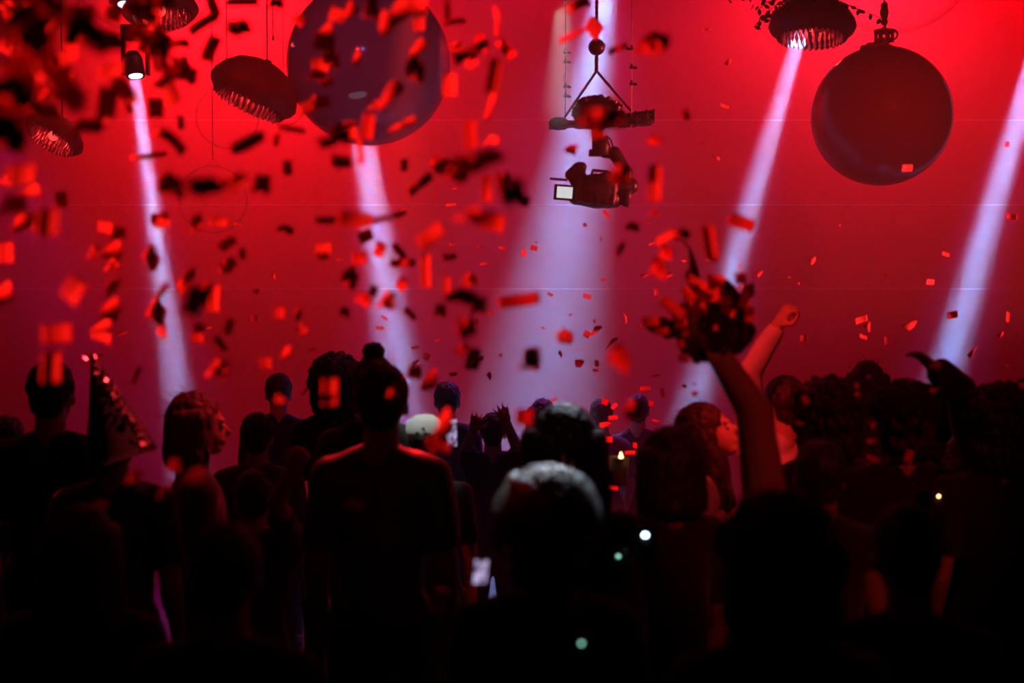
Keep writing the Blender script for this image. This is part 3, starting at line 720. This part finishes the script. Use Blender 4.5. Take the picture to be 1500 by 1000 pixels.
for (x, y, w_, h_, a, lit) in [(1018, 415, 34, 12, 30, 1), (1043, 415, 26, 24, 10, 1), (1030, 432, 40, 22, 0, 1), (980, 450, 16, 44, -50, 1), (990, 462, 20, 34, -10, 1), (1002, 447, 14, 26, 20, 1),
        (950, 470, 26, 14, 0, 1), (998, 482, 12, 18, 0, 1), (1078, 408, 18, 16, 0, 1), (1085, 435, 16, 34, 20, 1), (1090, 460, 14, 22, 0, 1), (1092, 425, 12, 20, 0, 1), (965, 484, 22, 10, 0, 1),
        (1015, 452, 30, 16, 0, 1), (1055, 440, 20, 14, 0, 1), (1040, 478, 12, 10, 0, 1), (992, 502, 12, 12, 0, 1), (996, 522, 16, 12, 0, 1), (1060, 455, 24, 12, 30, 1), (1003, 430, 14, 24, -30, 1)]:
    bm = bmesh.new(); petal(bm, Vector((0, 0, 0)), Vector((-.45, -.85, .2)), Vector((math.cos(R(a)), 0, -math.sin(R(a)))), PX(w_, 4.12), PX(h_, 4.12), .15)
    bmesh.ops.solidify(bm, geom=bm.faces[:], thickness=.0008)
    o = link('paper_petal', bm, M['paper'], t, loc=qb(x, y, -.095)); 

def phone(px, py, w_, h_, d, rx, rz, label, scr, lean=0):
    c = P(px, py, d); t = tag(empty('phone', c), label, 'phone'); t.rotation_euler = (rx, lean, rz)
    bm = bmesh.new(); box(bm, (0, 0.004, 0), (w_, .008, h_)); bmesh.ops.bevel(bm, geom=bm.edges[:], offset=.003, segments=2); link('case', bm, M['rubber'], t)
    bm = bmesh.new(); box(bm, (0, -.0005, 0), (w_ * .9, .002, h_ * .9)); link('screen', bm, scr, t, smooth=False)
    bm = bmesh.new(); lathe(bm, [(0, 0), (w_ * .1, 0), (w_ * .1, .002), (0, .002)], 12, Matrix.Translation((w_ * .25, .0085, h_ * .38)) @ Matrix.Rotation(R(-90), 4, 'X')); link('camera_lens', bm, M['metal'], t)
m = bpy.data.materials.new('video_screen'); m.use_nodes = True; nt = m.node_tree; b = nt.nodes['Principled BSDF']
tc = nt.nodes.new('ShaderNodeTexCoord'); n = nt.nodes.new('ShaderNodeTexNoise'); n.inputs['Scale'].default_value = 55; n.inputs['Detail'].default_value = 1
cr = nt.nodes.new('ShaderNodeValToRGB'); cr.color_ramp.elements[0].position = .38; cr.color_ramp.elements[0].color = (.05, .02, .08, 1); cr.color_ramp.elements[1].position = .62; cr.color_ramp.elements[1].color = (.75, .6, 1, 1)
nt.links.new(tc.outputs['Object'], n.inputs['Vector']); nt.links.new(n.outputs['Fac'], cr.inputs[0]); nt.links.new(cr.outputs[0], b.inputs['Emission Color']); b.inputs['Emission Strength'].default_value = .8
phone(661, 634, .05, .105, 5.0, 0, R(35), 'lit upright phone screen right of the centre man', m)
phone(704, 837, .034, .06, 3.2, R(6), R(20), 'small lit phone screen low beside the curly-haired person', m, R(4))
for (px, py, d, r_, mm, lab) in ((945.5, 784, 3.7, .0085, 'led', 'bright blue-white phone light at the lower right of centre'), (906, 815, 3.7, .005, 'ledg', 'small greenish light just below left of the bright blue-white one'),
                                 (852, 943, 2.75, .004, 'ledg', 'small green-white light near the bottom of the picture'), (1376, 727, 4.3, .004, 'flame', 'tiny orange light low in the right-hand crowd')):
    c = P(px, py, d); t = tag(empty('phone_light', c), lab, 'light')
    bm = bmesh.new(); box(bm, (0, .012, -.03), (.05, .008, .1)); bmesh.ops.bevel(bm, geom=bm.edges[:], offset=.003, segments=2); link('case', bm, M['rubber'], t)
    bm = bmesh.new(); ell(bm, (0, .006, 0), (r_, .005, r_ * .8), u=14, v=8); link('lamp', bm, M[mm], t)
c = P(645, 887, 2.9); t = tag(empty('bracelet', c), 'pale glinting bracelet low left of the curly-haired person', 'bracelet')
bm = bmesh.new(); torus(bm, (0, 0, 0), .03, .004, 'y', 24, 8, .8, 1.9); torus(bm, (0, .02, 0), .03, .003, 'x', 24, 8); link('band', bm, M['ledg'] if False else M['sequin'], t)
# candle in a glass
c = P(907, 690, 4.9); t = tag(empty('candle_glass', c), 'glass candle burning with a warm flame right of the long-haired woman', 'candle')
bm = bmesh.new(); lathe(bm, [(0, -.05), (.03, -.05), (.034, .05), (.031, .05), (.027, -.045), (0, -.045)], 24); link('glass', bm, M['glass'], t)
bm = bmesh.new(); lathe(bm, [(0, -.044), (.026, -.044), (.027, 0), (0, .002)], 20); link('wax', bm, M['capw'], t)
bm = bmesh.new(); lathe(bm, [(0, .005), (.010, .018), (.013, .03), (.006, .05), (0, .068)], 14, Matrix.Translation((.006, 0, 0))); link('flame', bm, M['flame'], t)
c = P(1331, 668, 4.2)

# ------------------------------------------------------------------ confetti
def proto(kind, seed):
    random.seed(seed); bm = bmesh.new(); n = 8
    # unit size: 1 wide, 1 high; kinds differ by outline and by how the paper bends
    def f(u, v):
        if kind == 'square': return Vector((u, v, .10 * (u * u * 4 - .4) + .05 * math.sin(3 * v + seed)))
        if kind == 'curl': return Vector((u, v + .25 * math.sin(3.2 * u + seed), .30 * math.sin(4.5 * u + seed) + .05 * v))
        if kind == 'twist':
            a = 1.6 * u; return Vector((u, v * math.cos(a) + .12 * math.sin(4 * u), v * math.sin(a) * .8))
        r_ = .5 + .5 * noise.noise(Vector((u * 2.2, v * 2.2, seed)))
        return Vector((u + .22 * noise.noise(Vector((u * 3, v * 3, seed + 5))), v + .22 * noise.noise(Vector((u * 3, v * 3, seed + 9))), .45 * noise.noise(Vector((u * 2.6, v * 2.6, seed + 1.5)))))
    g = [[bm.verts.new(f(i / n - .5, j / n - .5)) for j in range(n + 1)] for i in range(n + 1)]
    if kind == 'crumple':
        for i in range(n + 1):
            for j in range(n + 1):
                u, v = i / n - .5, j / n - .5
                m_ = max(abs(u), abs(v)); l = math.hypot(u, v)
                if l > 0:
                    k = m_ / l * (.86 + .5 * noise.noise(Vector((u / l * 1.7, v / l * 1.7, seed + 20))))
                    g[i][j].co.x = g[i][j].co.x * k * 1.1; g[i][j].co.y = g[i][j].co.y * k * 1.1
    for i in range(n):
        for j in range(n): bm.faces.new((g[i][j], g[i + 1][j], g[i + 1][j + 1], g[i][j + 1]))
    bm.normal_update()
    bmesh.ops.solidify(bm, geom=bm.faces[:], thickness=.01)
    me = bpy.data.meshes.new('confetti_' + kind); bm.to_mesh(me); bm.free()
    me.materials.append(M['paper' if seed % 3 else 'paper2'])
    for p in me.polygons: p.use_smooth = True
    return me
PROTO = {k: [proto(k, s) for s in range(3)] for k in ('square', 'curl', 'twist', 'crumple')}
L, Dk = 1, 0
# near pieces: x, y, width, height, turn (deg), lit or turned away from the added side light, kind
NEAR = [(12,15,28,20,40,L,'c'),(40,8,24,14,0,L,'c'),(45,35,66,44,20,Dk,'c'),(72,8,50,30,0,Dk,'c'),(30,60,44,34,30,Dk,'c'),(75,38,26,16,-30,L,'t'),(10,68,26,20,0,L,'c'),(106,60,26,22,30,L,'s'),
(103,80,32,20,-10,L,'s'),(77,95,18,28,0,L,'c'),(55,110,22,34,60,L,'c'),(100,115,22,22,20,L,'s'),(65,135,24,18,-20,L,'c'),(85,138,16,12,-30,L,'c'),(18,100,44,34,0,Dk,'c'),(130,45,50,34,10,Dk,'c'),
(55,75,54,40,0,Dk,'c'),(25,135,50,36,20,Dk,'c'),(120,20,44,24,0,Dk,'c'),(60,160,40,20,10,Dk,'c'),(10,190,40,40,0,Dk,'c'),(130,185,50,20,-10,Dk,'c'),
(205,50,24,28,0,Dk,'c'),(237,72,28,46,10,Dk,'c'),(220,70,26,18,0,Dk,'c'),(165,102,38,22,0,L,'s'),(157,150,24,38,10,Dk,'s'),(181,142,14,38,-30,Dk,'s'),(145,172,20,28,0,L,'c'),(145,60,60,30,0,Dk,'c'),
(220,8,60,12,0,Dk,'u'),(275,110,32,24,10,Dk,'c'),(262,93,24,20,0,Dk,'c'),(228,158,18,24,0,Dk,'s'),(262,66,28,10,0,Dk,'u'),(300,35,44,14,-30,Dk,'u'),(345,40,36,22,0,Dk,'c'),(311,72,18,34,20,Dk,'u'),
(312,10,14,26,-20,Dk,'s'),(355,3,40,10,0,Dk,'s'),(250,208,46,14,30,Dk,'u'),(218,229,44,7,-4,Dk,'u'),(362,209,46,18,-15,Dk,'s'),(35,255,42,28,0,L,'s'),(12,262,20,18,0,L,'c'),(45,280,34,16,10,L,'s'),
(90,292,14,20,0,Dk,'s'),(255,272,34,30,0,Dk,'c'),(292,272,50,26,0,Dk,'c'),(335,268,50,24,0,L,'c'),(265,180,8,16,0,Dk,'s'),(20,300,40,26,0,Dk,'c'),(240,262,10,20,10,Dk,'s'),
(475,62,28,22,10,Dk,'s'),(487,85,20,24,0,Dk,'c'),(475,45,26,16,0,L,'s'),(495,22,24,18,20,L,'s'),(513,15,20,16,-30,L,'s'),(545,12,22,30,0,Dk,'c'),(565,35,22,28,-30,L,'s'),(585,15,22,32,10,L,'s'),
(612,8,26,24,0,L,'s'),(615,35,18,18,0,L,'s'),(612,70,26,16,-20,L,'s'),(610,100,24,34,0,Dk,'c'),(470,95,24,18,0,L,'s'),(523,85,10,16,0,L,'s'),(465,111,24,16,0,Dk,'c'),(480,120,14,12,0,Dk,'s'),
(570,140,44,17,-35,L,'s'),(553,154,20,14,0,L,'c'),(540,185,18,32,10,L,'s'),(515,190,20,22,0,L,'s'),(528,220,10,32,20,L,'u'),(580,187,20,10,0,L,'s'),(600,178,18,12,0,L,'s'),(482,206,48,17,-20,Dk,'c'),
(500,195,26,26,0,Dk,'c'),(496,236,32,18,15,Dk,'c'),(421,246,12,18,0,Dk,'s'),(384,270,28,26,0,Dk,'c'),(405,205,8,16,0,Dk,'s'),(425,190,42,7,8,Dk,'u'),(462,155,40,14,-10,Dk,'u'),(690,75,46,14,-20,Dk,'u'),
(688,88,20,24,0,Dk,'c'),(706,62,18,24,0,Dk,'c'),(665,68,22,14,0,Dk,'c'),(655,18,10,32,0,Dk,'u'),(667,33,30,7,-4,Dk,'u'),(728,32,7,38,-6,Dk,'u'),(742,72,14,30,-30,Dk,'u'),(724,112,20,44,10,L,'s'),
(720,152,9,42,15,Dk,'u'),(660,125,20,28,0,L,'s'),(690,196,20,36,0,L,'s'),(722,206,20,14,0,L,'c'),(690,238,76,26,-14,Dk,'c'),(665,254,44,18,15,Dk,'c'),(655,242,30,16,0,Dk,'c'),(745,280,42,36,0,Dk,'c'),(765,292,22,16,30,Dk,'c'),
(714,276,14,34,0,L,'s'),(617,270,38,12,-30,Dk,'u'),(640,236,20,12,0,L,'c'),(592,242,10,16,0,Dk,'s'),(405,5,26,14,0,Dk,'c'),(735,262,22,20,0,Dk,'c'),(440,30,20,14,20,L,'c'),(456,150,14,26,30,L,'c'),
(30,322,20,28,0,L,'s'),(52,325,22,22,0,Dk,'c'),(72,325,34,36,0,L,'s'),(10,370,24,26,0,L,'s'),(8,428,24,30,10,L,'s'),(110,425,32,32,35,L,'s'),(155,333,24,14,10,L,'s'),(173,341,18,14,0,Dk,'s'),
(165,366,24,22,10,L,'s'),(168,387,20,22,0,L,'c'),(138,370,14,20,0,L,'c'),(165,420,14,24,20,Dk,'s'),(163,450,26,22,0,L,'s'),(163,464,20,10,0,Dk,'c'),(150,478,32,15,0,L,'s'),(150,493,34,15,10,L,'s'),
(85,488,46,24,0,L,'s'),(77,538,28,38,0,L,'s'),(236,322,26,22,0,L,'c'),(228,320,12,14,0,Dk,'s'),(222,378,18,28,-20,Dk,'s'),(238,428,8,26,35,Dk,'u'),(231,458,22,26,-30,Dk,'s'),(237,480,18,30,-20,L,'c'),
(222,452,14,20,0,L,'s'),(283,442,30,46,15,Dk,'c'),(295,430,20,36,20,Dk,'c'),(278,402,14,18,0,Dk,'s'),(265,418,24,20,0,L,'c'),(331,390,26,18,-25,Dk,'c'),(333,357,22,12,-30,Dk,'s'),(322,325,28,12,8,L,'s'),
(285,325,18,26,0,L,'c'),(315,437,16,34,0,L,'s'),(292,480,14,12,0,Dk,'s'),(290,495,18,12,0,L,'s'),(323,503,22,9,50,Dk,'s'),(335,478,12,20,20,Dk,'s'),(322,541,30,24,0,L,'c'),(200,550,8,24,30,Dk,'u'),
(355,372,8,14,0,Dk,'s'),(420,336,22,12,10,Dk,'c'),(481,323,32,9,5,Dk,'s'),(475,366,22,18,0,L,'s'),(471,374,22,10,0,Dk,'c'),(520,322,46,22,10,L,'s'),(535,346,20,14,-20,Dk,'s'),(571,318,46,8,-8,Dk,'u'),
(558,365,20,22,0,L,'c'),(515,407,22,28,20,Dk,'c'),(527,378,20,16,0,L,'s'),(546,426,12,14,20,Dk,'s'),(534,439,30,18,0,L,'c'),(570,440,26,24,0,L,'c'),(570,444,12,12,0,Dk,'s'),(590,385,30,10,10,Dk,'u'),
(585,368,10,26,-30,Dk,'u'),(590,416,14,18,40,L,'s'),(600,459,20,9,40,Dk,'s'),(625,397,14,42,0,L,'s'),(632,345,38,22,-30,L,'s'),(656,376,24,10,0,Dk,'c'),(702,318,52,24,10,L,'c'),(726,326,28,22,10,L,'s'),
(685,410,24,20,0,L,'c'),(655,418,10,22,0,L,'s'),(680,434,42,22,0,Dk,'c'),(702,446,28,22,0,Dk,'c'),(645,455,22,18,0,Dk,'c'),(680,480,28,30,0,Dk,'c'),(692,526,20,28,10,Dk,'s'),(675,511,20,16,0,L,'c'),
(437,460,10,16,0,Dk,'s'),(410,458,14,14,0,L,'s'),(440,482,18,16,0,L,'c'),(420,516,16,16,0,L,'s'),(506,457,14,16,0,Dk,'c'),(390,532,18,16,0,L,'s'),(484,574,22,34,0,L,'s'),(630,556,18,28,10,L,'s'),
(607,545,24,18,0,Dk,'c'),(408,584,16,12,0,L,'c'),(580,571,16,10,-20,L,'c'),(760,440,54,16,-6,L,'s'),(780,437,18,14,-6,Dk,'s'),(825,490,26,20,30,L,'c'),(778,525,34,30,0,Dk,'c'),(780,520,18,18,0,L,'c'),
(910,523,32,34,0,L,'c'),(925,600,28,28,0,L,'c'),(640,646,34,26,20,L,'c'),(652,620,22,36,0,L,'s'),(965,58,36,20,-6,Dk,'c'),(955,68,40,22,0,L,'c'),(905,71,24,9,-10,Dk,'u'),(871,41,24,20,40,L,'s'),
(838,52,34,8,-20,Dk,'u'),(850,8,34,12,-25,Dk,'u'),(838,218,14,16,40,L,'s'),(1003,168,12,18,-30,Dk,'c'),(960,205,22,14,0,L,'c'),(961,268,19,46,2,L,'s'),(928,332,20,12,0,Dk,'c'),(960,312,14,10,20,L,'c'),
(985,348,44,12,0,L,'u'),(977,370,22,20,0,L,'c'),(1040,355,18,44,-8,L,'s'),(1046,378,14,9,10,Dk,'s'),(1087,325,34,17,20,L,'s'),(966,393,22,28,-10,L,'c'),(908,365,12,22,30,Dk,'c'),(875,175,58,30,0,L,'c'),
(905,255,30,26,0,L,'c'),(873,195,22,16,0,L,'c'),(280,707,24,50,35,L,'s'),(258,682,22,22,0,L,'c'),(193,700,34,14,-20,L,'c'),(240,720,12,30,50,L,'c'),(150,738,26,12,0,L,'c'),(520,740,28,14,0,L,'c'),
(575,575,18,12,-30,L,'s'),(768,610,22,20,10,L,'s'),(860,245,0,0,0,Dk,'s')]
random.seed(41)
for k in range(8): NEAR.append((random.uniform(-5, 130), random.uniform(0, 215), random.uniform(40, 62), random.uniform(24, 44), random.uniform(0, 90), Dk, 'c'))
for k in range(10): NEAR.append((random.uniform(140, 250), random.uniform(0, 190), random.uniform(22, 40), random.uniform(16, 28), random.uniform(0, 90), random.choice((L, Dk)), random.choice('cs')))
NEAR = [a for a in NEAR if a[2]]
FARC = [(1067,91,10,6,-35),(1061,155,13,5,0),(1049,231,12,3,30),(1035,43,12,2,0),(1328,246,18,9,0),(1475,211,8,7,0),(1448,150,1,1,0),(1481,317,16,7,5),(1190,382,11,7,-25),(1298,403,5,4,-20),(1362,413,15,7,5),
(1385,372,14,5,0),(1407,409,4,2,0),(1395,461,14,8,-10),(1261,468,17,9,-15),(1272,478,8,12,-30),(1264,493,13,6,5),(1297,499,4,10,0),(1333,477,22,10,-12),(1476,464,5,14,10),(1466,490,9,5,-30),(1425,515,16,5,-45),(1476,536,8,4,0),
(1495,557,10,6,-10),(1379,527,2,2,0),(1177,495,11,8,0),(1155,406,6,2,0),(1370,571,15,5,0),(786,355,3,2,0),(782,363,9,6,10),(767,370,7,9,0),(880,350,3,6,0),(888,314,5,12,-40),(857,329,5,6,-20),(950,325,6,6,-30),(954,357,8,3,-20),
(1001,382,8,3,5),(1037,381,8,2,0),(945,403,11,4,-5),(980,403,9,6,0),(860,434,11,6,8),(806,431,7,4,30),(961,428,6,8,0),(884,410,8,3,10),(761,368,0,0,0),(873,484,7,16,35),(860,489,9,8,30),(871,470,4,6,0),(895,503,4,20,40),(915,466,14,3,50),
(938,477,6,6,0),(848,532,11,11,20),(874,532,6,8,0),(821,518,4,8,-30),(872,542,8,3,0),(962,550,12,3,0),(945,569,14,6,0),(970,575,5,12,-8),(886,588,10,8,10),(954,591,7,7,0),(900,595,9,5,-40),(898,612,13,6,0),(887,622,15,7,4),
(888,643,16,7,4),(1018,577,8,8,20),(1017,562,6,5,0),(1003,565,6,5,0),(930,652,6,7,0),(923,663,14,5,0),(900,694,15,5,0),(899,714,15,6,3),(1083,390,5,6,0),(1083,421,12,3,-15),(1113,400,8,8,0),(1109,347,3,3,0),(1129,484,8,5,40),
(960,616,10,3,20),(1180,586,8,11,-30),(1146,582,5,7,0),(1171,620,11,5,15),(1256,577,7,6,-30),(1272,552,7,6,0),(1255,565,5,7,0),(1280,623,9,8,0),(1277,646,12,7,10),(1278,672,18,7,30),(1331,668,10,15,20),(1145,745,9,6,15),(662,358,9,4,0),
(702,362,8,4,10),(735,363,9,4,0),(662,375,12,4,0),(707,386,12,4,5),(743,378,3,5,0),(498,380,10,3,0),(401,404,4,9,-25),(590,15,0,0,0),(718,459,8,5,0),(698,471,5,7,0),(563,465,10,3,30),(556,480,11,4,0),(608,509,10,4,-15),(609,530,9,5,-15),
(625,522,8,9,20),(664,548,10,5,5),(705,525,6,7,0),(717,550,5,9,-20),(457,512,10,4,-15),(447,573,12,3,-40),(650,565,6,5,0),(640,498,10,3,0),(347,328,10,4,-5),(178,488,14,5,-10),(148,520,6,4,0),(300,482,18,3,-8),(660,300,14,4,0),
(590,307,9,3,-20),(665,276,10,2,0),(372,466,10,8,0),(375,426,8,7,20),(740,601,9,5,-25),(765,606,10,5,0),(700,612,10,4,15),(733,520,6,4,0),(795,480,6,3,20),(812,585,7,4,0),(835,461,6,3,-20),(1030,210,5,3,0),(1170,415,4,3,0),(1230,330,4,3,0)]
FARC = [a for a in FARC if a[2] > 1]
LAND = [((540, 95), 'the large grey balloon'), ((1291, 170), 'the dark red ball'), ((875, 178), 'the hanging camera rig'), ((376, 125), 'the tilted lamp shade'), ((1190, 36), 'the leafy lamp shade'),
        ((80, 196), 'the far-left lamp shade'), ((1042, 480), 'the raised dark bundle'), ((560, 590), 'the centre man'), ((290, 620), 'the profile woman'), ((75, 585), 'the tall far-left man'),
        ((826, 650), 'the long-haired woman'), ((1270, 560), 'the red-rimmed far head'), ((1390, 555), 'the bent raised arm'), ((1150, 480), 'the raised clenched fist'), ((1210, 610), 'the big-haired person'),
        ((199, 115), 'the leftmost stage light'), ((312, 292), 'the lowest clear globe'), ((907, 680), 'the candle glow'), ((661, 634), 'the lit upright phone')]
def where(x, y):
    (lx, ly), nm = min(LAND, key=lambda a: math.hypot(a[0][0] - x, a[0][1] - y))
    dx, dy = x - lx, y - ly
    if math.hypot(dx, dy) < 45: return 'in front of ' + nm
    a = math.degrees(math.atan2(-dy, dx)) % 360
    w_ = ['right of', 'above right of', 'above', 'above left of', 'left of', 'below left of', 'below', 'below right of'][int((a + 22.5) // 45) % 8]
    return ('just ' if math.hypot(dx, dy) < 110 else 'well ') + w_ + ' ' + nm
KN = {'s': 'square', 'u': 'curl', 'c': 'crumple', 't': 'twist'}
flakes = []
random.seed(77)
def flake(x, y, w_, h_, a, lit, kind, d, n):
    mesh = random.choice(PROTO['twist' if kind == 's' and random.random() < .35 else KN[kind]])
    o = bpy.data.objects.new({'s': 'confetti_square', 'u': 'confetti_streamer', 'c': 'crumpled_tissue', 't': 'confetti_square'}[kind], mesh); COL.objects.link(o)
    n = n.normalized(); rx = Vector((math.cos(R(a)), 0, -math.sin(R(a))))
    X = (rx - n * rx.dot(n)).normalized(); Y = n.cross(X)
    mt = Matrix((X, Y, n)).transposed().to_4x4(); mt.translation = P(x, y, d)
    W_, H_ = PX(w_, d), PX(h_, d)
    if kind == 'u' and h_ > w_: 
        mt = mt @ Matrix.Rotation(R(90), 4, 'Z'); W_, H_ = H_, W_
    o.matrix_world = mt @ Matrix.Diagonal((W_ * 1.18, H_ * 1.18, (W_ + H_) / 2, 1))
    return o
for (x, y, w_, h_, a, lit, k) in NEAR:
    big = (w_ * h_) ** .5
    d = max(2.35, min(3.7, 66 / max(big, 12) + .7)) + random.uniform(-.15, .15)
    if y > 560: d = min(d, 3.0)
    if lit: n = Vector((-random.uniform(.25, .6), -1, random.uniform(-.1, .35)))
    else: n = Vector((random.uniform(.3, .6), -1, random.uniform(-.35, .0)))
    o = flake(x, y, w_, h_, a, lit, k, d, n)
    look = ('small ' if big < 17 else 'large ' if big > 29 else '') + 'blurred ' + ('bright red ' if lit else 'dark ')
    flakes.append([o, x, y, look, {'s': 'confetti square', 'u': 'confetti streamer', 'c': 'tissue scrap', 't': 'confetti square'}[k], where(x, y), 'confetti drifting close to the camera'])
for (x, y, w_, h_, a) in FARC:
    d = random.uniform(5.9, 6.8)
    if y > 560: d = random.uniform(4.0, 4.5) if x > 1010 else 6.2 if x > 860 else 5.5
    n = Vector((random.uniform(.1, .8), -1, random.uniform(-.3, .4)))
    k = 's' if w_ > 6 or h_ > 6 else 'c'
    if min(w_, h_) <= 3 and max(w_, h_) > 10: k = 'u'
    o = flake(x, y, max(w_, 3), max(h_, 2.5), a, 1, k, d, n)
    look = 'tiny sharp ' if max(w_, h_) < 9 else 'sharp ' if max(w_, h_) < 14 else 'sharp larger '
    flakes.append([o, x, y, look + 'red ', {'s': 'confetti piece', 'u': 'thin confetti strip', 'c': 'confetti fleck'}[k], where(x, y), 'small confetti farther back'])
cells = {}
for f in flakes: cells.setdefault((f[3], f[4], f[5]), []).append(f)
ORD = ['topmost', 'second', 'third', 'fourth', 'fifth', 'sixth', 'seventh', 'eighth']
for key, fs in cells.items():
    fs.sort(key=lambda f: f[2])
    for i, f in enumerate(fs):
        if len(fs) == 1: tail = ''
        elif len(fs) == 2: tail = ', upper one' if i == 0 else ', lower one'
        elif i == 0: tail = ', topmost'
        elif i == len(fs) - 1: tail = ', lowest'
        else: tail = ', %s from top' % ORD[i]
        tag(f[0], f[3] + f[4] + ' ' + f[5] + tail, 'confetti', f[6])
for o in list(bpy.data.objects):
    if o.type == 'MESH' and o.parent is None and not o.get('label') and not o.get('kind'): print('NOLABEL', o.name)
print('flakes', len(flakes))
pp = [o for o in bpy.data.objects if o.name.startswith('person')]
for i, a in enumerate(pp):
    for b in pp[i + 1:]:
        dd = (a.location - b.location).length
        if dd < .3: print('CLOSE', a.name, b.name, round(dd, 2), [(round(q.location.x, 2), round(q.location.y, 2), q['label']) for q in (a, b)])
